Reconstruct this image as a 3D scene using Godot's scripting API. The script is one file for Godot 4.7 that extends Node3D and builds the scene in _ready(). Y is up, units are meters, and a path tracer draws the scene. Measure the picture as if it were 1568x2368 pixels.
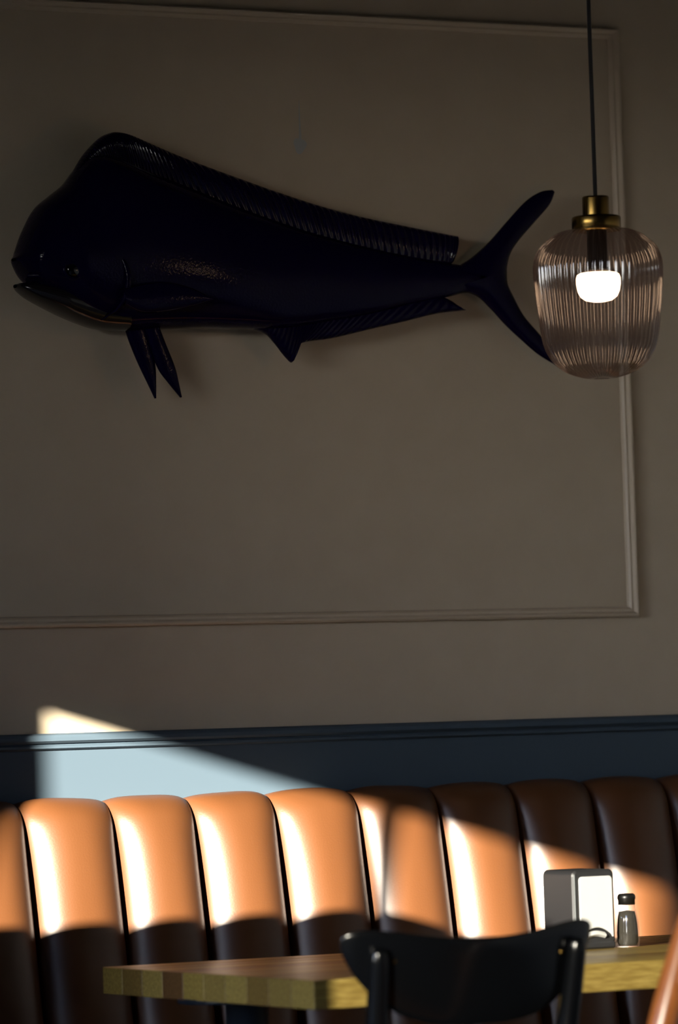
extends Node3D
# A café corner in low sun: mounted fish on a panelled wall, glass pendant, channelled leather banquette, table and chairs.
# The back wall is the plane z = 0, x runs along it, y is up, metres.

var used := {}
var M := {}


func V(x: float, y: float) -> Vector2:
	return Vector2(x, y)


# ---------- names, things, parts ----------
func numbered(called: String) -> String:
	var n: int = used.get(called, 0)
	used[called] = n + 1
	return called if n == 0 else "%s_%03d" % [called, n]


func thing(called: String, label: String, category: String, at := Vector3.ZERO, turn := 0.0) -> Node3D:
	var o := Node3D.new()
	o.name = numbered(called)
	add_child(o)
	o.position = at
	o.rotation.y = turn
	o.set_meta("label", label)
	o.set_meta("category", category)
	return o


func part(called: String, mesh: Mesh, material: Material, parent: Node3D, at := Vector3.ZERO) -> MeshInstance3D:
	var o := MeshInstance3D.new()
	o.name = called
	o.mesh = mesh
	o.material_override = material
	o.position = at
	if parent == self:
		o.name = numbered(called)
	parent.add_child(o, true)
	return o


func struct_root(called: String, label: String) -> Node3D:
	var o := Node3D.new()
	o.name = called
	add_child(o)
	o.set_meta("kind", "structure")
	o.set_meta("label", label)
	return o


func struct(called: String, label: String, mesh: Mesh, material: Material, at := Vector3.ZERO) -> MeshInstance3D:
	var o := part(called, mesh, material, self, at)
	o.set_meta("kind", "structure")
	o.set_meta("label", label)
	return o


# ---------- shapes ----------
# a shape is {v, uv, i, flat}; finish() turns joined shapes into one mesh whose faces look outwards
func grid(nu: int, nv: int, f: Callable, closed := true) -> Dictionary:
	var v := PackedVector3Array()
	var uv := PackedVector2Array()
	var idx := PackedInt32Array()
	for a in nu + 1:
		for b in nv + 1:
			v.append(f.call(float(a) / nu, float(b) / nv))
			uv.append(Vector2(float(a) / nu, float(b) / nv))
	for a in nu:
		for b in nv:
			var k := a * (nv + 1) + b
			for q in [k, k + 1, k + nv + 2, k, k + nv + 2, k + nv + 1]:
				idx.append(q)
	return {"v": v, "uv": uv, "i": idx, "flat": false, "closed": closed}


func soup(v: PackedVector3Array, idx: PackedInt32Array) -> Dictionary:
	var uv := PackedVector2Array()
	for p in v:
		uv.append(Vector2(p.x, p.z))
	return {"v": v, "uv": uv, "i": idx, "flat": true, "closed": true}


func finish(shapes: Array) -> ArrayMesh:
	var st := SurfaceTool.new()
	st.begin(Mesh.PRIMITIVE_TRIANGLES)
	var base := 0
	var group := 0
	for s in shapes:
		var v: PackedVector3Array = s.v
		var idx: PackedInt32Array = s.i
		var uv: PackedVector2Array = s.uv
		var vol := 0.0
		var mid := Vector3.ZERO
		for p in v:
			mid += p / v.size()
		for t in range(0, idx.size(), 3):
			vol += (v[idx[t]] - mid).dot((v[idx[t + 1]] - mid).cross(v[idx[t + 2]] - mid))
		st.set_smooth_group(-1 if s.flat else group)
		group += 1
		for k in v.size():
			st.set_uv(uv[k])
			st.add_vertex(v[k])
		for t in range(0, idx.size(), 3):
			st.add_index(base + idx[t])
			st.add_index(base + idx[t + (2 if vol > 0.0 else 1)])
			st.add_index(base + idx[t + (1 if vol > 0.0 else 2)])
		base += v.size()
	st.generate_normals()
	return st.commit()


func moved(s: Dictionary, t: Transform3D) -> Dictionary:
	var v := PackedVector3Array()
	for p in s.v:
		v.append(t * p)
	return {"v": v, "uv": s.uv, "i": s.i, "flat": s.flat, "closed": s.closed}


# box with chamfered edges
func box(size: Vector3, c := 0.0, at := Vector3.ZERO) -> Dictionary:
	var h := size / 2.0
	c = minf(c, minf(h.x, minf(h.y, h.z)) * 0.98)
	if c <= 0.0:
		c = 0.0004
	var pts := PackedVector3Array()
	for sx in [-1.0, 1.0]:
		for sy in [-1.0, 1.0]:
			for sz in [-1.0, 1.0]:
				pts.append(at + Vector3(sx * h.x, sy * (h.y - c), sz * (h.z - c)))
				pts.append(at + Vector3(sx * (h.x - c), sy * h.y, sz * (h.z - c)))
				pts.append(at + Vector3(sx * (h.x - c), sy * (h.y - c), sz * h.z))
	return hull(pts, at)


# triangles of a chamfered box from its 24 points
func hull(p: PackedVector3Array, mid: Vector3) -> Dictionary:
	var idx := PackedInt32Array()
	var corner := func(x: int, y: int, z: int, a: int) -> int: return ((x * 2 + y) * 2 + z) * 3 + a
	var quads := []
	for s in 2:
		quads.append([corner.call(s, 0, 0, 0), corner.call(s, 1, 0, 0), corner.call(s, 1, 1, 0), corner.call(s, 0, 1, 0)])
		quads.append([corner.call(0, s, 0, 1), corner.call(1, s, 0, 1), corner.call(1, s, 1, 1), corner.call(0, s, 1, 1)])
		quads.append([corner.call(0, 0, s, 2), corner.call(1, 0, s, 2), corner.call(1, 1, s, 2), corner.call(0, 1, s, 2)])
		for t in 2:
			quads.append([corner.call(s, t, 0, 0), corner.call(s, t, 1, 0), corner.call(s, t, 1, 1), corner.call(s, t, 0, 1)])
			quads.append([corner.call(s, 0, t, 0), corner.call(s, 1, t, 0), corner.call(s, 1, t, 2), corner.call(s, 0, t, 2)])
			quads.append([corner.call(0, s, t, 1), corner.call(1, s, t, 1), corner.call(1, s, t, 2), corner.call(0, s, t, 2)])
	for q in quads:
		for t in [[q[0], q[1], q[2]], [q[0], q[2], q[3]]]:
			outward(p, idx, t, mid)
	for x in 2:
		for y in 2:
			for z in 2:
				outward(p, idx, [corner.call(x, y, z, 0), corner.call(x, y, z, 1), corner.call(x, y, z, 2)], mid)
	return soup(p, idx)


func outward(p: PackedVector3Array, idx: PackedInt32Array, t: Array, mid: Vector3) -> void:
	var a: Vector3 = p[t[0]]
	var n: Vector3 = (p[t[1]] - a).cross(p[t[2]] - a)
	var swap := n.dot((a + p[t[1]] + p[t[2]]) / 3.0 - mid) < 0.0
	idx.append(t[0])
	idx.append(t[2] if swap else t[1])
	idx.append(t[1] if swap else t[2])


func bx(size: Vector3, c := 0.003, at := Vector3.ZERO) -> ArrayMesh:
	return finish([box(size, c, at)])


# a profile of (radius, height) turned round the y axis
func lathe(profile: Array, seg := 48, at := Vector3.ZERO) -> Dictionary:
	var f := func(a: float, b: float) -> Vector3:
		var p: Vector2 = profile[int(round(b * (profile.size() - 1)))]
		return at + Vector3(p.x * cos(a * TAU), p.y, p.x * sin(a * TAU))
	return grid(seg, profile.size() - 1, f)


# smooth curve through points
func along(p: Array, t: float):
	var n := p.size() - 1
	var k := clampi(int(t * n), 0, n - 1)
	var w := t * n - k
	var a = p[maxi(k - 1, 0)]
	var d = p[mini(k + 2, n)]
	return p[k].cubic_interpolate(p[k + 1], a, d, w)


# round bar along a smooth path; r maps 0..1 to a radius, squash flattens it across `flat_dir`
func tube(path: Array, r: Callable, seg := 14, n := 24, squash := 1.0, flat_dir := Vector3(0, 0, 1)) -> Dictionary:
	var f := func(a: float, b: float) -> Vector3:
		var t := clampf((a * (n + 2) - 1.0) / n, 0.0, 1.0)
		var p: Vector3 = along(path, t)
		var d: Vector3 = (along(path, minf(t + 0.01, 1.0)) - along(path, maxf(t - 0.01, 0.0))).normalized()
		var side := (flat_dir - d * flat_dir.dot(d)).normalized()
		var other := d.cross(side)
		var rad: float = r.call(t) if a > 0.0 and a < 1.0 else 0.0
		return p + side * cos(b * TAU) * rad * squash + other * sin(b * TAU) * rad
	return grid(n + 2, seg, f)


# a lens-shaped solid between two edge curves in the x-y plane
func blade(a: Array, b: Array, z: float, front: Callable, back: Callable, n := 60, m := 28, p := 1.0, ripple := 0.0, rays := 0.0) -> Dictionary:
	var f := func(u: float, w: float) -> Vector3:
		var e: Vector2 = along(a, u)
		var g: Vector2 = along(b, u)
		var s := cos(w * TAU)
		var q: Vector2 = (e + g) / 2.0 + (e - g) / 2.0 * s
		var h := sin(w * TAU)
		var d: float = front.call(u) * pow(absf(h), p) if h >= 0.0 else -back.call(u) * pow(absf(h), p)
		if rays > 0.0:
			d += ripple * sin(u * rays * TAU) * absf(h) * (1.0 if h >= 0.0 else 0.4)
		return Vector3(q.x, q.y, z + d)
	return grid(n, m, f)


# a 2D outline (counter-clockwise) pushed along z, with bevelled rims
func prism(outline: PackedVector2Array, z0: float, z1: float, bevel := 0.0) -> Dictionary:
	var n := outline.size()
	var mid := Vector2.ZERO
	for q in outline:
		mid += q / n
	var rings := [[z0, bevel], [z0 + bevel, 0.0], [z1 - bevel, 0.0], [z1, bevel]]
	var v := PackedVector3Array()
	for ring in rings:
		for k in n:
			var d := (outline[(k + 1) % n] - outline[(k + n - 1) % n]).normalized()
			var q: Vector2 = outline[k] + Vector2(-d.y, d.x) * ring[1]
			v.append(Vector3(q.x, q.y, ring[0]))
	var idx := PackedInt32Array()
	for r in 3:
		for k in n:
			var a := r * n + k
			var b := r * n + (k + 1) % n
			for q in [a, b, b + n, a, b + n, a + n]:
				idx.append(q)
	var caps := Geometry2D.triangulate_polygon(outline)
	for t in range(0, caps.size(), 3):
		var ccw := (outline[caps[t + 1]] - outline[caps[t]]).cross(outline[caps[t + 2]] - outline[caps[t]]) > 0.0
		var b := caps[t + 1] if ccw else caps[t + 2]
		var c := caps[t + 2] if ccw else caps[t + 1]
		for q in [caps[t], c, b, 3 * n + caps[t], 3 * n + b, 3 * n + c]:
			idx.append(q)
	return soup(v, idx)


func round_rect(w: float, h: float, r: float, seg := 6) -> PackedVector2Array:
	var out := PackedVector2Array()
	for c in [[1, 1, 0], [-1, 1, 1], [-1, -1, 2], [1, -1, 3]]:
		for k in seg + 1:
			var a: float = (c[2] + float(k) / seg) * PI / 2
			out.append(Vector2(c[0] * (w / 2 - r) + cos(a) * r, c[1] * (h / 2 - r) + sin(a) * r))
	return out


# ---------- materials ----------
func lin(r: float, g: float, b: float) -> Color:
	return Color(r, g, b).linear_to_srgb()


func mat(called: String, c: Color, rough: float, metal := 0.0, spec := 0.5) -> StandardMaterial3D:
	var m := StandardMaterial3D.new()
	m.resource_name = called
	m.albedo_color = c
	m.roughness = rough
	m.metallic = metal
	m.metallic_specular = spec
	M[called] = m
	return m


func noise_tex(freq: float, seed_: int, low: Color, high: Color, octaves := 4, normal := false, strength := 4.0) -> NoiseTexture2D:
	var n := FastNoiseLite.new()
	n.seed = seed_
	n.frequency = freq
	n.fractal_octaves = octaves
	var t := NoiseTexture2D.new()
	t.width = 512
	t.height = 512
	t.seamless = true
	t.noise = n
	if normal:
		t.as_normal_map = true
		t.bump_strength = strength
	else:
		var g := Gradient.new()
		g.set_color(0, low)
		g.set_color(1, high)
		t.color_ramp = g
	return t


func world_mapped(m: StandardMaterial3D, scale: Vector3) -> void:
	m.uv1_triplanar = true
	m.uv1_world_triplanar = true
	m.uv1_scale = scale


func make_materials() -> void:
	var wall := mat("wall_paint", lin(0.47, 0.395, 0.295), 0.75)
	wall.albedo_texture = noise_tex(0.02, 3, Color(0.975, 0.97, 0.965), Color(1, 1, 1))
	world_mapped(wall, Vector3(0.9, 0.9, 0.9))
	mat("trim_paint", lin(0.47, 0.395, 0.295), 0.45)
	mat("blue_paint", lin(0.056, 0.080, 0.105), 0.65, 0.0, 0.2)
	mat("ceiling_paint", lin(0.02, 0.02, 0.02), 0.9)
	mat("room_paint", lin(0.04, 0.038, 0.036), 0.9)
	mat("side_paint", lin(0.80, 0.76, 0.65), 0.8)
	var fl := mat("floor_wood", lin(0.20, 0.185, 0.155), 0.6)
	fl.albedo_texture = noise_tex(0.03, 9, Color(0.85, 0.84, 0.82), Color(1, 1, 1))
	world_mapped(fl, Vector3(3.0, 1.0, 0.4))
	var leather := mat("leather", lin(0.082, 0.0295, 0.0092), 0.40, 0.0, 0.5)
	leather.normal_enabled = true
	leather.normal_texture = noise_tex(0.09, 21, Color.BLACK, Color.WHITE, 4, true, 3.0)
	leather.normal_scale = 0.10
	world_mapped(leather, Vector3(5, 5, 5))
	var tint := mat("tinted_glass", Color(0.05, 0.05, 0.05, 0.5), 0.05)
	tint.transparency = BaseMaterial3D.TRANSPARENCY_ALPHA
	mat("dark_plinth", lin(0.012, 0.010, 0.009), 0.6)
	var fish := mat("fish_lacquer", lin(0.0030, 0.0012, 0.017), 0.09, 0.0, 0.2)
	fish.normal_enabled = true
	fish.normal_texture = noise_tex(0.05, 33, Color.BLACK, Color.WHITE, 3, true, 3.0)
	fish.normal_scale = 0.25
	world_mapped(fish, Vector3(6, 6, 6))
	var fin := mat("fish_fin", lin(0.0030, 0.0012, 0.017), 0.13, 0.0, 0.38)
	fin.normal_enabled = true
	fin.normal_texture = fish.normal_texture
	fin.normal_scale = 0.25
	world_mapped(fin, Vector3(6, 6, 6))
	mat("fish_belly", lin(0.010, 0.009, 0.011), 0.16)
	mat("fish_eye", lin(0.002, 0.002, 0.003), 0.05)
	mat("cord", lin(0.004, 0.003, 0.003), 0.7)
	mat("brass", lin(0.20, 0.125, 0.035), 0.26, 1.0)
	mat("socket", lin(0.010, 0.008, 0.007), 0.5)
	var glass := mat("shade_glass", Color(0.14, 0.105, 0.10, 0.46), 0.10)
	glass.transparency = BaseMaterial3D.TRANSPARENCY_ALPHA
	glass.cull_mode = BaseMaterial3D.CULL_DISABLED
	var bulb := mat("bulb_glow", Color(1, 0.95, 0.88), 0.4)
	bulb.emission_enabled = true
	bulb.emission = Color(1.0, 0.82, 0.66)
	bulb.emission_energy_multiplier = 14.0
	mat("black_lacquer", lin(0.0012, 0.0014, 0.0018), 0.2, 0.0, 0.36)
	var brown := mat("brown_varnish", lin(0.16, 0.055, 0.014), 0.28)
	brown.albedo_texture = noise_tex(0.02, 41, Color(0.75, 0.7, 0.65), Color(1, 1, 1))
	world_mapped(brown, Vector3(8, 1.2, 8))
	mat("black_metal", lin(0.010, 0.014, 0.020), 0.35, 0.3)
	mat("black_plastic", lin(0.022, 0.022, 0.023), 0.42)
	mat("satin_plate", lin(0.60, 0.60, 0.58), 0.35)
	mat("trim_steel", lin(0.10, 0.11, 0.11), 0.3)
	mat("napkin", lin(0.5, 0.5, 0.48), 0.9)
	var jar := mat("jar_glass", Color(0.4, 0.38, 0.33, 0.07), 0.06)
	jar.transparency = BaseMaterial3D.TRANSPARENCY_ALPHA
	mat("pepper", lin(0.020, 0.017, 0.012), 0.95)
	mat("jar_cap", lin(0.006, 0.006, 0.005), 0.35)
	mat("plaster_patch", lin(0.36, 0.37, 0.36), 0.7)
	var tones := [[0.24, 0.172, 0.044], [0.17, 0.110, 0.031], [0.27, 0.198, 0.055], [0.115, 0.060, 0.022], [0.22, 0.156, 0.044]]
	for k in tones.size():
		var w := mat("plank_wood_%d" % k, lin(tones[k][0], tones[k][1], tones[k][2]), 0.42, 0.0, 0.28)
		w.albedo_texture = noise_tex(0.03, 50 + k, Color(0.72, 0.68, 0.6), Color(1, 1, 1))
		world_mapped(w, Vector3(1.2, 9, 9))


func _ready() -> void:
	# camera: a long lens at seated eye height, turned towards the right along the wall, slightly rolled
	var cam := Camera3D.new()
	cam.name = "camera"
	add_child(cam)
	var d := Vector3(0.473506, 0.049565, -0.879395)
	var r := Vector3(0.880776, -0.032454, 0.472420)
	var u := Vector3(0.005125, 0.998243, 0.059023)
	cam.transform = Transform3D(Basis(r, u, -d), Vector3(-3.887523, 1.130000, 7.219914))
	cam.fov = rad_to_deg(2.0 * atan(1184.0 / 10700.0))
	cam.near = 0.1
	cam.far = 60.0
	var lens := CameraAttributesPhysical.new()
	lens.frustum_focal_length = 24.0 / 2.0 / (1184.0 / 10700.0)
	lens.frustum_focus_distance = 7.95
	lens.frustum_near = 0.1
	lens.frustum_far = 60.0
	lens.exposure_aperture = 2.2
	cam.attributes = lens
	cam.current = true

	# sky and exposure
	var sky := ProceduralSkyMaterial.new()
	sky.sky_top_color = Color(0.36, 0.50, 0.72)
	sky.sky_horizon_color = Color(0.80, 0.79, 0.75)
	sky.ground_horizon_color = Color(0.12, 0.11, 0.10)
	sky.ground_bottom_color = Color(0.12, 0.11, 0.10)
	var env := Environment.new()
	env.background_mode = Environment.BG_SKY
	env.sky = Sky.new()
	env.sky.sky_material = sky
	env.background_energy_multiplier = 42.0
	env.tonemap_mode = Environment.TONE_MAPPER_LINEAR
	env.tonemap_exposure = 1.0
	env.sdfgi_enabled = true
	env.ssao_enabled = true
	env.ssil_enabled = true
	var we := WorldEnvironment.new()
	we.name = "world_environment"
	we.environment = env
	add_child(we)

	# low sun through the window on the left
	var sun := DirectionalLight3D.new()
	sun.name = "sun"
	sun.light_color = Color(1.0, 0.965, 0.885)
	sun.light_energy = 15.0
	sun.light_angular_distance = 0.4
	sun.shadow_enabled = true
	sun.sky_mode = DirectionalLight3D.SKY_MODE_LIGHT_ONLY
	add_child(sun)
	sun.look_at_from_position(Vector3(-10, 3.03, 7.2), Vector3.ZERO)

	make_materials()
	build_room()
	build_banquette()
	build_fish()
	build_pendant()
	build_table()
	build_chairs()
	build_tableware()


# ---------- the room ----------
func build_room() -> void:
	var wl := -4.4
	var wr := 1.6
	var back := 8.6
	var top := 3.0
	struct("floor", "brown wooden floor of the room", bx(Vector3(wr - wl + 0.4, 0.2, back + 0.4), 0.002, Vector3((wl + wr) / 2, -0.1, back / 2)), M.floor_wood)
	struct("ceiling", "plain ceiling above the dining room", bx(Vector3(wr - wl + 0.4, 0.2, back + 0.4), 0.002, Vector3((wl + wr) / 2, top + 0.1, back / 2)), M.ceiling_paint)
	var wb := struct_root("wall_back", "greige wall with the mounted fish and a dark blue dado")
	part("wall_panel", bx(Vector3(wr - wl + 0.4, top, 0.2), 0.002, Vector3((wl + wr) / 2, top / 2, -0.1)), M.wall_paint, wb)
	part("dado_panel", bx(Vector3(wr - wl, 1.136, 0.006), 0.001, Vector3((wl + wr) / 2, 0.568, 0.003)), M.blue_paint, wb)
	struct("wall_right", "plain side wall at the right of the room", bx(Vector3(0.2, top, back), 0.002, Vector3(wr + 0.1, top / 2, back / 2)), M.side_paint)
	struct("wall_corner", "wing wall at the left end of the banquette", bx(Vector3(0.28, top, 0.8), 0.002, Vector3(-1.86, top / 2, 0.4)), M.room_paint)
	struct("wall_front", "plain wall behind the viewer", bx(Vector3(wr - wl, top, 0.2), 0.002, Vector3((wl + wr) / 2, top / 2, back + 0.1)), M.room_paint)
	var z0 := 2.756
	var z1 := 4.8
	var sill := 1.3
	var head := 2.4115
	var wlf := struct_root("wall_left", "side wall with the window that lets the low sun in")
	var n0 := 0.95
	var n1 := 2.6
	var nh := 2.4
	part("wall_panel", bx(Vector3(0.2, top, n0), 0.002, Vector3(wl - 0.1, top / 2, n0 / 2)), M.room_paint, wlf)
	part("wall_panel", bx(Vector3(0.2, top, z0 - n1), 0.002, Vector3(wl - 0.1, top / 2, (z0 + n1) / 2)), M.room_paint, wlf)
	part("wall_panel", bx(Vector3(0.2, 0.6, n1 - n0), 0.002, Vector3(wl - 0.1, 0.3, (n1 + n0) / 2)), M.room_paint, wlf)
	part("wall_panel", bx(Vector3(0.2, top - nh, n1 - n0), 0.002, Vector3(wl - 0.1, (top + nh) / 2, (n1 + n0) / 2)), M.room_paint, wlf)
	part("wall_panel", bx(Vector3(0.2, top, back - z1), 0.002, Vector3(wl - 0.1, top / 2, (back + z1) / 2)), M.room_paint, wlf)
	part("wall_panel", bx(Vector3(0.2, sill, z1 - z0), 0.002, Vector3(wl - 0.1, sill / 2, (z0 + z1) / 2)), M.room_paint, wlf)
	part("wall_panel", bx(Vector3(0.2, top - head, z1 - z0), 0.002, Vector3(wl - 0.1, (top + head) / 2, (z0 + z1) / 2)), M.room_paint, wlf)
	var win := struct_root("window_1", "wooden window bars in the left side wall")
	part("transom", bx(Vector3(0.05, 0.03, 3.78 - z0), 0.002, Vector3(wl - 0.1, 1.945, (z0 + 3.78) / 2)), M.room_paint, win)
	part("tinted_pane", bx(Vector3(0.006, 1.93 - sill, 3.78 - z0), 0.0005, Vector3(wl - 0.1, (1.93 + sill) / 2, (z0 + 3.78) / 2)), M.tinted_glass, win)
	part("tinted_pane", bx(Vector3(0.006, head - sill, z1 - 3.78), 0.0005, Vector3(wl - 0.1, (head + sill) / 2, (z1 + 3.78) / 2)), M.tinted_glass, win)
	for z in [3.297]:
		part("mullion", bx(Vector3(0.03, head - sill, 0.024), 0.002, Vector3(wl - 0.016, (head + sill) / 2, z)), M.room_paint, win)

	# chair rail on top of the dado: one moulded profile along the wall
	var rail := [[0.0, 1.160], [0.010, 1.160], [0.019, 1.157], [0.022, 1.153], [0.022, 1.147], [0.016, 1.143], [0.0115, 1.142], [0.0115, 1.1395], [0.015, 1.1385], [0.015, 1.1345], [0.009, 1.1315], [0.0, 1.131]]
	var f := func(a: float, b: float) -> Vector3:
		var p: Array = rail[int(round(b * (rail.size() - 1)))]
		return Vector3(lerpf(wl, wr, a), p[1], p[0])
	var s := grid(2, rail.size() - 1, f)
	s.flat = true
	struct("trim_1", "dark blue chair rail along the top of the dado", finish([s]), M.blue_paint)

	# picture-frame moulding round the fish
	var frame := struct_root("trim_2", "greige picture frame moulding on the wall round the fish")
	var x0 := -1.05
	var x1 := 0.6125
	var y0 := 1.341
	var y1 := 2.4265
	var corners := [V(x0, y0), V(x1, y0), V(x1, y1), V(x0, y1)]
	var prof := [V(0, 0), V(0, 0.008), V(0.0015, 0.0135), V(0.004, 0.0155), V(0.0065, 0.0145), V(0.0085, 0.0110), V(0.0100, 0.0085), V(0.0115, 0.0082), V(0.0130, 0.0088), V(0.0145, 0.0085), V(0.0175, 0.0055), V(0.0195, 0.0)]
	for k in 4:
		var a: Vector2 = corners[k]
		var b: Vector2 = corners[(k + 1) % 4]
		var dir := (b - a).normalized()
		var inn := Vector2(-dir.y, dir.x)
		var g := func(p: float, q: float) -> Vector3:
			var w: Vector2 = prof[int(round(q * (prof.size() - 1)))]
			var at := (a + dir * w.x).lerp(b - dir * w.x, p) + inn * w.x
			return Vector3(at.x, at.y, w.y)
		var piece := grid(2, prof.size() - 1, g)
		piece.flat = true
		part("moulding", finish([piece]), M.trim_paint, frame)

	# a repaired spot on the plaster above the fish, with a faint run above it
	var spot := func(a: float, b: float) -> Vector3:
		var rr := (0.0125 + 0.002 * sin(b * TAU * 3.0 + 0.6)) * a
		return Vector3(-0.055 + cos(b * TAU) * rr, 2.189 + sin(b * TAU) * rr * 1.1, 0.0006 * (1.0 - a * a) + 0.0003)
	var run := func(a: float, b: float) -> Vector3:
		var wdt := lerpf(0.006, 0.0008, a)
		return Vector3(-0.054 + (b - 0.5) * wdt, 2.195 + a * 0.075, 0.0005 * (1.0 - absf(b * 2.0 - 1.0)) + 0.0003)
	var sp := part("plaster_patch", finish([grid(4, 20, spot), grid(8, 4, run)]), M.plaster_patch, self)
	sp.set_meta("label", "faint bluish drip shaped filler patch on the wall above the fish")
	sp.set_meta("category", "patch")

	# half-height wall by the entrance, out of the picture on the left; it shades the lower banquette
	struct("wall_partition", "half height partition wall left of the tables", bx(Vector3(0.98, 1.562, 0.54), 0.006, Vector3(-2.89, 0.781, 2.12)), M.room_paint)


# ---------- banquette ----------
func build_banquette() -> void:
	var t := thing("banquette", "long tan leather banquette with vertical channel tufting along the wall", "banquette")
	var seams := [-1.62, -1.46, -1.30, -1.14, -0.98, -0.818, -0.658, -0.492, -0.338, -0.180, -0.016, 0.146, 0.305, 0.464, 0.625, 0.785, 0.945, 1.105, 1.265, 1.425, 1.585]
	# crest line of the back, from the seat up over the rounded top: (z, y, bulge)
	var path := [Vector3(0.158, 0.44, 0.040), Vector3(0.142, 0.54, 0.044), Vector3(0.125, 0.64, 0.045), Vector3(0.108, 0.74, 0.045), Vector3(0.091, 0.84, 0.045), Vector3(0.077, 0.92, 0.043), Vector3(0.068, 0.975, 0.038), Vector3(0.062, 1.008, 0.030), Vector3(0.050, 1.030, 0.018), Vector3(0.032, 1.041, 0.009), Vector3(0.006, 1.041, 0.005)]
	var rng := RandomNumberGenerator.new()
	rng.seed = 7
	for k in seams.size() - 1:
		var xa: float = seams[k]
		var xb: float = seams[k + 1]
		var j := rng.randf_range(-1.0, 1.0)
		var f := func(a: float, b: float) -> Vector3:
			var p: Vector3 = along(path, b)
			var q: Vector3 = along(path, minf(b + 0.01, 1.0)) - along(path, maxf(b - 0.01, 0.0))
			var nrm := Vector2(q.y, -q.x).normalized()
			var s := -cos(a * PI)
			var h := (0.86 * (1.0 - pow(absf(s), 2.5)) + 0.22 * (1.0 - pow(absf(s), 14.0))) * p.z
			h += 0.0012 * sin(b * 9.0 + j * 5.0 + s * 2.0) * (1.0 - s * s) + 0.0016 * j * s * (1.0 - s * s)
			var dip := 0.003 * pow(absf(s), 8.0) * smoothstep(0.6, 0.8, b)
			return Vector3(lerpf(xa, xb, 0.5 + s * 0.5), p.y + nrm.y * h - dip, p.x + nrm.x * h)
		part("tufted_channel", finish([grid(30, 60, f)]), M.leather, t)
	part("back_frame", bx(Vector3(3.24, 1.0, 0.05), 0.004, Vector3(-0.02, 0.52, 0.032)), M.leather, t)
	var cushion := func(a: float, b: float) -> Vector3:
		var c := cos(b * TAU)
		var s := sin(b * TAU)
		var k := 0.35
		return Vector3(lerpf(-1.62, 1.585, clampf((a * 6.0 - 1.0) / 4.0, 0.0, 1.0)), 0.40 + 0.065 * signf(s) * pow(absf(s), k) * (0.0 if a == 0.0 or a == 1.0 else 1.0), 0.40 + 0.245 * signf(c) * pow(absf(c), k) * (0.0 if a == 0.0 or a == 1.0 else 1.0))
	part("seat_cushion", finish([grid(6, 48, cushion)]), M.leather, t)
	part("plinth", bx(Vector3(3.2, 0.335, 0.38), 0.004, Vector3(-0.02, 0.1675, 0.27)), M.dark_plinth, t)


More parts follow.
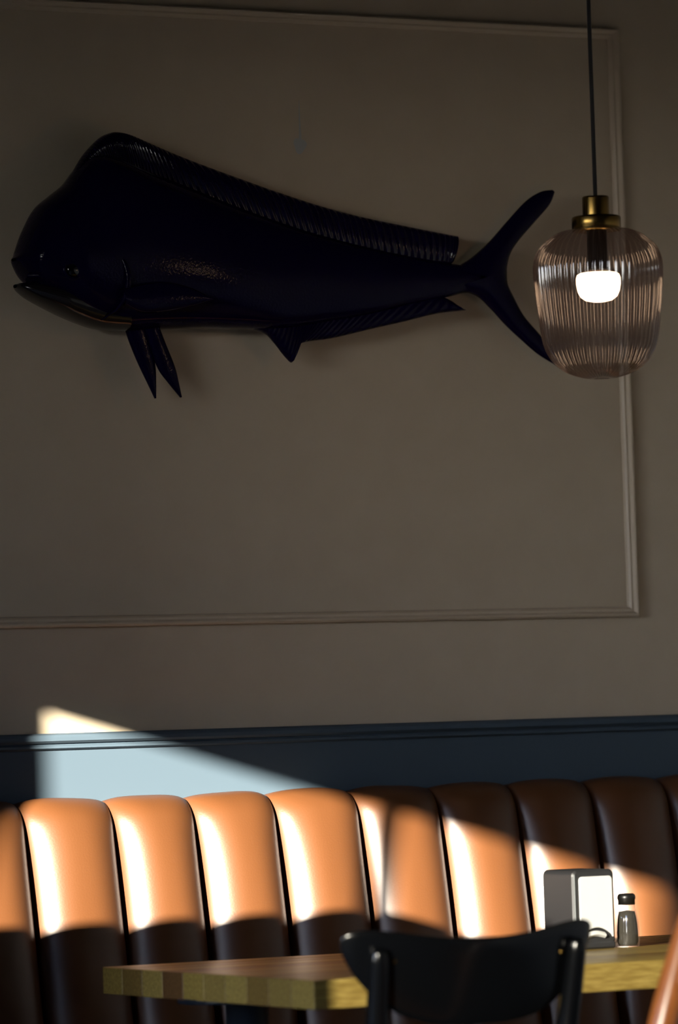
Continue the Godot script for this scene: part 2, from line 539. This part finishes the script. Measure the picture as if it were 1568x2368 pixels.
# ---------- the fish ----------
func build_fish() -> void:
	var t := thing("mounted_fish", "glossy dark navy mounted fish with tall dorsal fin and forked tail on the wall", "fish")
	var top := [V(-0.646, 1.969), V(-0.638, 1.978), V(-0.632, 1.993), V(-0.620, 2.021), V(-0.599, 2.057), V(-0.571, 2.080), V(-0.545, 2.100), V(-0.524, 2.125), V(-0.498, 2.148), V(-0.461, 2.149), V(-0.396, 2.126), V(-0.322, 2.102), V(-0.213, 2.066), V(-0.087, 2.030), V(0.042, 2.003), V(0.174, 1.982), V(0.227, 1.976), V(0.267, 1.969)]
	var low := [V(-0.645, 1.964), V(-0.635, 1.947), V(-0.622, 1.929), V(-0.607, 1.918), V(-0.576, 1.902), V(-0.532, 1.874), V(-0.491, 1.857), V(-0.438, 1.848), V(-0.380, 1.851), V(-0.305, 1.854), V(-0.212, 1.854), V(-0.144, 1.854), V(-0.075, 1.863), V(0.038, 1.881), V(0.126, 1.901), V(0.207, 1.918), V(0.235, 1.925), V(0.265, 1.924)]
	var jaw_top := [V(-0.646, 1.924), V(-0.631, 1.927), V(-0.599, 1.927), V(-0.550, 1.923), V(-0.502, 1.916), V(-0.461, 1.904)]
	var jaw_low := [V(-0.645, 1.918), V(-0.620, 1.900), V(-0.580, 1.881), V(-0.532, 1.861), V(-0.492, 1.850), V(-0.442, 1.847)]
	var fin_top := [V(-0.536, 2.109), V(-0.510, 2.149), V(-0.481, 2.178), V(-0.460, 2.189), V(-0.443, 2.192), V(-0.419, 2.188), V(-0.378, 2.173), V(-0.316, 2.151), V(-0.212, 2.119), V(-0.119, 2.092), V(-0.033, 2.070), V(0.044, 2.055), V(0.132, 2.041), V(0.211, 2.029), V(0.225, 2.027)]
	var fin_low := [V(-0.524, 2.100), V(-0.491, 2.126), V(-0.462, 2.132), V(-0.441, 2.129), V(-0.421, 2.120), V(-0.380, 2.104), V(-0.318, 2.083), V(-0.214, 2.050), V(-0.121, 2.024), V(-0.036, 2.003), V(0.042, 1.988), V(0.129, 1.978), V(0.200, 1.975), V(0.213, 1.980)]
	var anal_low := [V(-0.191, 1.854), V(-0.166, 1.846), V(-0.149, 1.829), V(-0.129, 1.805), V(-0.116, 1.797), V(-0.111, 1.821), V(-0.098, 1.830), V(-0.076, 1.835), V(-0.042, 1.839), V(-0.007, 1.846), V(0.046, 1.858), V(0.108, 1.871), V(0.179, 1.887), V(0.232, 1.893)]
	var anal_top := [V(-0.187, 1.863), V(-0.157, 1.867), V(-0.131, 1.870), V(-0.109, 1.872), V(-0.092, 1.873), V(-0.075, 1.876), V(-0.053, 1.880), V(-0.023, 1.884), V(0.012, 1.890), V(0.056, 1.899), V(0.109, 1.910), V(0.162, 1.919), V(0.198, 1.915), V(0.232, 1.894)]
	var lobe_up_out := [V(0.208, 1.966), V(0.249, 1.986), V(0.291, 2.018), V(0.328, 2.054), V(0.371, 2.094), V(0.403, 2.112), V(0.426, 2.116)]
	var lobe_up_in := [V(0.326, 1.944), V(0.326, 1.972), V(0.335, 1.999), V(0.354, 2.023), V(0.387, 2.055), V(0.420, 2.088), V(0.432, 2.111)]
	var lobe_low_in := [V(0.326, 1.968), V(0.326, 1.944), V(0.337, 1.921), V(0.358, 1.886), V(0.388, 1.855), V(0.410, 1.832), V(0.429, 1.799)]
	var lobe_low_out := [V(0.207, 1.932), V(0.260, 1.921), V(0.291, 1.897), V(0.321, 1.868), V(0.356, 1.839), V(0.387, 1.816), V(0.425, 1.796)]
	var pelv_a_l := [V(-0.440, 1.859), V(-0.431, 1.830), V(-0.415, 1.792), V(-0.396, 1.754), V(-0.385, 1.732)]
	var pelv_a_r := [V(-0.397, 1.860), V(-0.388, 1.823), V(-0.382, 1.785), V(-0.382, 1.755), V(-0.383, 1.732)]
	var pelv_b_l := [V(-0.412, 1.861), V(-0.397, 1.823), V(-0.380, 1.782), V(-0.363, 1.760), V(-0.339, 1.733)]
	var pelv_b_r := [V(-0.379, 1.861), V(-0.364, 1.824), V(-0.348, 1.786), V(-0.341, 1.756), V(-0.337, 1.734)]
	var pect_t := [V(-0.483, 1.912), V(-0.454, 1.918), V(-0.400, 1.925), V(-0.351, 1.917), V(-0.310, 1.898)]
	var pect_l := [V(-0.477, 1.884), V(-0.443, 1.872), V(-0.394, 1.876), V(-0.344, 1.886), V(-0.308, 1.896)]
	var z := 0.06
	var bump := func(front: float, tail: float) -> Callable:
		return func(u: float) -> float: return front * lerpf(sqrt(clampf(u / 0.3, 0.02, 1.0)), tail, smoothstep(0.45, 1.0, u))
	var body := blade(top, low, z, bump.call(0.082, 0.16), bump.call(0.06, 0.2), 110, 40, 0.8)
	part("body", finish([body]), M.fish_lacquer, t)
	part("lower_jaw", finish([blade(jaw_top, jaw_low, z + 0.004, func(u): return 0.045 * sqrt(clampf(u / 0.5, 0.03, 1.0)), func(u): return 0.045 * sqrt(clampf(u / 0.5, 0.03, 1.0)), 40, 24, 0.8)]), M.fish_belly, t)
	part("dorsal_fin", finish([blade(fin_top, fin_low, z, func(u): return 0.020 - 0.006 * u, func(_u): return 0.010, 640, 20, 0.7, 0.0014, 84.0)]), M.fish_fin, t)
	part("anal_fin", finish([blade(anal_top, anal_low, z, func(_u): return 0.013, func(_u): return 0.010, 260, 16, 0.7, 0.0009, 34.0)]), M.fish_lacquer, t)
	var tail := part("tail_fin", finish([
		blade(lobe_up_out, lobe_up_in, z, func(u): return 0.018 * (1.0 - 0.75 * u), func(u): return 0.014 * (1.0 - 0.75 * u), 60, 20, 0.8),
		blade(lobe_low_in, lobe_low_out, z, func(u): return 0.018 * (1.0 - 0.75 * u), func(u): return 0.014 * (1.0 - 0.75 * u), 60, 20, 0.8)]), M.fish_lacquer, t)
	tail.set_meta("label", "forked tail fin")
	part("pelvic_fin", finish([blade(pelv_a_l, pelv_a_r, z - 0.002, func(u): return 0.012 * (1.0 - 0.7 * u), func(u): return 0.012 * (1.0 - 0.7 * u), 40, 16, 0.8)]), M.fish_lacquer, t)
	part("pelvic_fin", finish([blade(pelv_b_l, pelv_b_r, z + 0.005, func(u): return 0.012 * (1.0 - 0.7 * u), func(u): return 0.012 * (1.0 - 0.7 * u), 40, 16, 0.8)]), M.fish_lacquer, t)
	part("pectoral_fin", finish([blade(pect_t, pect_l, z + 0.078, func(u): return 0.012 * (1.0 - 0.6 * u), func(_u): return 0.012, 60, 16, 0.8)]), M.fish_lacquer, t)
	var eye := part("eye", finish([lathe(arc_profile(0.0135, 0.007), 28)]), M.fish_eye, t, Vector3(-0.566, 1.945, 0.128))
	eye.rotation = Vector3(PI / 2, 0, 0)
	var ring := func(a: float, b: float) -> Vector3:
		var rr := 0.0165 + 0.003 * cos(b * TAU)
		return Vector3(cos(a * TAU) * rr, sin(a * TAU) * rr, 0.003 * sin(b * TAU))
	part("eye_rim", finish([grid(28, 8, ring)]), M.fish_lacquer, t, Vector3(-0.566, 1.945, 0.128))
	var gill := [Vector3(-0.492, 1.985, 0.132), Vector3(-0.474, 1.955, 0.139), Vector3(-0.468, 1.920, 0.138), Vector3(-0.478, 1.885, 0.126), Vector3(-0.502, 1.862, 0.098)]
	part("gill_cover", finish([tube(gill, func(u): return 0.006 * sin(PI * clampf(u, 0.06, 0.94)), 10, 30)]), M.fish_lacquer, t)
	var lip := [Vector3(-0.632, 1.937, 0.088), Vector3(-0.596, 1.936, 0.113), Vector3(-0.556, 1.930, 0.128)]
	part("lip", finish([tube(lip, func(u): return 0.005 * (1.0 - 0.6 * u), 10, 20)]), M.fish_lacquer, t)


# half an ellipse as a lathe profile, domed to +y
func arc_profile(r: float, h: float, n := 10) -> Array:
	var out := []
	for k in n + 1:
		var a := PI * k / n
		out.append(V(r * sin(a), h * cos(a)))
	return out


# ---------- pendant lamp ----------
func build_pendant() -> void:
	var t := thing("pendant_lamp", "lit pendant lamp with ribbed smoky glass shade and brass cap", "lamp", Vector3(0.0945, 0.0, 0.75))
	part("cord", finish([lathe([V(0, 3.0), V(0.0034, 3.0), V(0.0034, 2.012), V(0, 2.012)], 12)]), M.cord, t)
	part("cap", finish([
		lathe([V(0.0, 2.0125), V(0.0205, 2.0125), V(0.0218, 2.0113), V(0.0222, 2.009), V(0.0222, 1.9835), V(0.0222, 1.979)], 48),
		lathe([V(0.0, 1.9795), V(0.037, 1.9795), V(0.0395, 1.9785), V(0.0405, 1.976), V(0.0405, 1.9565), V(0.0395, 1.9555), V(0.0, 1.9555)], 48)]), M.brass, t)
	var top := 1.957
	var radii := [V(0, 50), V(2, 79), V(13, 104), V(27, 122), V(40, 135), V(52, 142), V(66, 147), V(80, 149.5), V(94, 150), V(120, 149), V(146, 147), V(173, 144.5), V(200, 141), V(226, 138), V(253, 134), V(270, 130), V(284, 125), V(298, 117), V(310, 109), V(322, 96), V(333, 80), V(341, 62), V(348, 38), V(350, 20), V(346, 8)]
	var f := func(a: float, b: float) -> Vector3:
		var p: Vector2 = along(radii, b)
		var r := p.y / 1427.0
		r += 0.0042 * minf(1.0, r / 0.06) * (absf(sin(a * 27.0 * TAU)) - 0.5)
		return Vector3(r * cos(a * TAU), top - p.x / 1427.0, r * sin(a * TAU))
	part("glass_shade", finish([grid(54 * 10, 84, f)]), M.shade_glass, t)
	part("socket", finish([lathe([V(0, 1.958), V(0.0165, 1.958), V(0.0165, 1.896), V(0.022, 1.892), V(0.022, 1.886), V(0, 1.886)], 32)]), M.socket, t)
	var bulb := part("light_bulb", finish([lathe([V(0, 1.8855), V(0.030, 1.8855), V(0.0345, 1.883), V(0.0365, 1.877), V(0.0365, 1.868), V(0.0345, 1.856), V(0.030, 1.847), V(0.022, 1.841), V(0.011, 1.8385), V(0, 1.838)], 40)]), M.bulb_glow, t)
	bulb.set_meta("label", "glowing white bulb")
	var glow := OmniLight3D.new()
	glow.name = "bulb_light"
	glow.light_color = Color(1.0, 0.86, 0.66)
	glow.light_energy = 0.004
	glow.light_size = 0.03
	glow.omni_range = 12.0
	glow.omni_attenuation = 2.0
	glow.shadow_enabled = true
	glow.position = Vector3(0, 1.862, 0)
	t.add_child(glow)


# ---------- table ----------
func build_table() -> void:
	var t := thing("dining_table", "wooden plank topped dining table in front of the banquette", "table", Vector3(-0.01, 0, 0.75))
	var depth := 0.735
	var rng := RandomNumberGenerator.new()
	rng.seed = 11
	var order := [0, 1, 2, 3, 0, 4, 2, 1, 4, 2]
	var w := depth / order.size()
	for k in order.size():
		var m: Material = M["plank_wood_%d" % order[k]]
		part("plank", bx(Vector3(1.32, 0.0435, w - 0.0006), 0.0012, Vector3(0, 0.777 - 0.02175 + rng.randf_range(-0.0003, 0.0003), -depth / 2 + (k + 0.5) * w)), m, t)
	for s in [-1.0, 1.0]:
		var x: float = 0.555 * s
		part("pedestal", finish([lathe([V(0, 0.735), V(0.11, 0.735), V(0.11, 0.727), V(0.034, 0.724), V(0.034, 0.03), V(0.05, 0.02), V(0, 0.02)], 32)]), M.black_metal, t, Vector3(x, 0, -0.06))
		part("foot", finish([lathe([V(0, 0.03), V(0.06, 0.03), V(0.15, 0.014), V(0.155, 0.0), V(0, 0.0)], 36)]), M.black_metal, t, Vector3(x, 0, -0.06))


# ---------- chairs ----------
func make_chair(label: String, m: Material, at: Vector3, turn: float) -> Node3D:
	# built facing -z: the back is at +z
	var t := thing("dining_chair", label, "chair", at, turn)
	var hw := 0.208
	var back_at := func(s: float) -> float: return -0.055 * s * s
	# curved plywood backrest: widest in the middle, ends rounded and swept forward
	var f := func(a: float, b: float) -> Vector3:
		var s := -cos(a * PI)
		var e := sqrt(maxf(0.0, 1.0 - pow(absf(s), 7.0)))
		var ytop := 0.8445 + 0.029 * s * s
		var ybot := 0.719 + 0.085 * pow(absf(s), 3.0)
		var mid := (ytop + ybot) / 2.0 + 0.006 * s * s
		var c := cos(b * TAU)
		var h := sin(b * TAU)
		var half := (ytop - ybot) / 2.0 * e
		var y := mid + half * signf(c) * pow(absf(c), 0.55)
		var th := 0.0065 * minf(1.0, e * 1.5)
		return Vector3(hw * s, y, back_at.call(s) + (y - 0.78) * 0.20 + th * signf(h) * pow(absf(h), 0.6))
	part("backrest", finish([grid(60, 28, f)]), m, t)
	for s in [-1.0, 1.0]:
		var post := [Vector3(0.164 * s, 0.834, -0.006), Vector3(0.161 * s, 0.77, -0.020), Vector3(0.157 * s, 0.66, -0.045), Vector3(0.160 * s, 0.46, -0.09), Vector3(0.185 * s, 0.2, -0.07), Vector3(0.205 * s, 0.0, -0.02)]
		part("rear_leg", finish([tube(post, func(u): return 0.0135 + 0.004 * sin(PI * u) - 0.003 * smoothstep(0.06, 0.0, u), 16, 40)]), m, t)
		var leg := [Vector3(0.175 * s, 0.445, -0.46), Vector3(0.185 * s, 0.22, -0.475), Vector3(0.195 * s, 0.0, -0.49)]
		part("front_leg", finish([tube(leg, func(u): return 0.018 - 0.005 * u, 16, 20)]), m, t)
		part("side_rail", finish([tube([Vector3(0.17 * s, 0.425, -0.09), Vector3(0.175 * s, 0.425, -0.28), Vector3(0.175 * s, 0.425, -0.46)], func(_u): return 0.014, 12, 12)]), m, t)
		part("screw", finish([moved(lathe(arc_profile(0.0035, 0.0015, 6), 12), Transform3D(Basis(Vector3(1, 0, 0), PI / 2), Vector3(0.138 * s, 0.816, -0.010)))]), M.brass, t)
	var seat := func(a: float, b: float) -> Vector3:
		var ang := a * TAU
		var rr := 1.0 / pow(pow(absf(cos(ang)), 3.5) + pow(absf(sin(ang)), 3.5), 1.0 / 3.5)
		var q := cos(b * PI)
		var edge := pow(sin(b * PI), 0.3) if b > 0.0 and b < 1.0 else 0.0
		return Vector3(0.215 * rr * cos(ang) * edge, 0.45 + 0.012 * q - 0.008 * (1.0 - edge * edge) * (1.0 if q > 0.0 else 0.0), -0.275 + 0.215 * rr * sin(ang) * edge)
	part("seat", finish([grid(40, 14, seat)]), m, t)
	return t


# a plain wooden chair with two broad back rails; built facing -z, the back leans towards +z
func make_rail_chair(label: String, m: Material, at: Vector3, turn: float) -> Node3D:
	var t := thing("dining_chair", label, "chair", at, turn)
	var lean := func(y: float) -> float: return 0.18 + maxf(0.0, y - 0.44) * 0.33
	for s in [-1.0, 1.0]:
		var post := []
		for y in [0.872, 0.80, 0.70, 0.60, 0.50, 0.44, 0.25, 0.0]:
			post.append(Vector3(0.18 * s, y, lean.call(y) + (0.44 - minf(y, 0.44)) * 0.12))
		part("rear_leg", finish([tube(post, func(u): return 0.015 + 0.008 * smoothstep(0.0, 0.25, u) - 0.004 * u, 16, 40)]), m, t)
		part("front_leg", finish([tube([Vector3(0.18 * s, 0.44, -0.19), Vector3(0.18 * s, 0.22, -0.19), Vector3(0.18 * s, 0.0, -0.19)], func(u): return 0.02 - 0.004 * u, 16, 16)]), m, t)
		part("side_rail", bx(Vector3(0.022, 0.05, 0.36), 0.004, Vector3(0.18 * s, 0.40, 0.0)), m, t)
	for r in [[0.815, 0.075], [0.665, 0.075]]:
		var g := func(a: float, b: float) -> Vector3:
			var s := -1.0 + 2.0 * clampf((a * 22.0 - 1.0) / 20.0, 0.0, 1.0)
			var k := 0.0 if a == 0.0 or a == 1.0 else 1.0
			var c := cos(b * TAU)
			var h := sin(b * TAU)
			var y: float = r[0] + r[1] / 2.0 * signf(c) * pow(absf(c), 0.45) * k
			return Vector3(0.172 * s, y, lean.call(y) + 0.02 * (1.0 - s * s) + 0.010 * signf(h) * pow(absf(h), 0.6) * k)
		part("back_rail", finish([grid(22, 28, g)]), m, t)
	part("seat", bx(Vector3(0.42, 0.03, 0.42), 0.010, Vector3(0, 0.445, 0.0)), m, t)
	return t


func build_chairs() -> void:
	make_chair("black lacquered chair with curved backrest pushed up to the table", M.black_lacquer, Vector3(-0.574, 0, 1.455), 0.0)
	make_rail_chair("orange brown varnished wooden chair cut off at the right edge", M.brown_varnish, Vector3(-0.732, 0, 1.93), PI / 2)


# ---------- on the table ----------
func build_tableware() -> void:
	var top := 0.777
	var t := thing("napkin_dispenser", "black napkin dispenser with a bright metal face plate on the table", "dispenser", Vector3(0.075, top, 0.650))
	var w := 0.080
	var h := 0.130
	var side := round_rect(0.106, h - 0.006, 0.012)
	part("housing", finish([prism(round_rect(w, h - 0.006, 0.010), -0.048, 0.050, 0.004)]), M.black_plastic, t, Vector3(0, 0.006 + (h - 0.006) / 2, 0))
	part("base", bx(Vector3(w - 0.004, 0.012, 0.098), 0.003, Vector3(0, 0.006, 0.004)), M.black_plastic, t)
	# face plate with an arched mouth at its foot
	var plate := PackedVector2Array()
	for q in round_rect(w - 0.017, 0.1, 0.006):
		if q.y > 0.0:
			plate.append(q)
	for k in 13:
		var s := -1.0 + 2.0 * k / 12.0
		plate.append(Vector2(s * (w / 2 - 0.0085), -0.050 + 0.016 * (1.0 - s * s)))
	part("face_plate", finish([prism(plate, 0.050, 0.0545, 0.0012)]), M.satin_plate, t, Vector3(0.002, 0.069, 0))
	var nap := func(a: float, b: float) -> Vector3:
		return Vector3((a - 0.5) * 0.034, 0.017 + 0.010 * b + 0.003 * sin(a * PI), 0.052 + 0.006 * sin(b * PI))
	part("napkin", finish([grid(10, 6, nap)]), M.napkin, t)
	part("trim_strip", bx(Vector3(0.003, h - 0.022, 0.003), 0.001, Vector3(-w / 2 + 0.0035, h / 2 + 0.004, 0.0500)), M.trim_steel, t)

	var p := thing("pepper_shaker", "glass pepper shaker with a black cap beside the napkin dispenser", "shaker", Vector3(0.1445, top, 0.688))
	var jar := [V(0, 0.0), V(0.0165, 0.0), V(0.0185, 0.002), V(0.0192, 0.008), V(0.0195, 0.022), V(0.0188, 0.036), V(0.0172, 0.049), V(0.0148, 0.060), V(0.0135, 0.066), V(0.0132, 0.072)]
	var g := func(a: float, b: float) -> Vector3:
		var q: Vector2 = along(jar, b)
		var r := q.x * (1.0 + 0.022 * cos(a * 18.0 * TAU) * smoothstep(0.004, 0.02, q.y) * smoothstep(0.066, 0.058, q.y))
		return Vector3(r * cos(a * TAU), q.y, r * sin(a * TAU))
	part("glass_jar", finish([grid(144, 36, g)]), M.jar_glass, p)
	part("pepper", finish([lathe([V(0, 0.003), V(0.015, 0.003), V(0.0172, 0.008), V(0.0175, 0.022), V(0.0168, 0.036), V(0.0152, 0.049), V(0.0132, 0.058), V(0, 0.060)], 36)]), M.pepper, p)
	part("cap", finish([lathe([V(0, 0.088), V(0.0115, 0.0875), V(0.0142, 0.0855), V(0.0152, 0.082), V(0.0152, 0.079), V(0.0142, 0.077), V(0.0142, 0.069), V(0, 0.069)], 36)]), M.jar_cap, p)
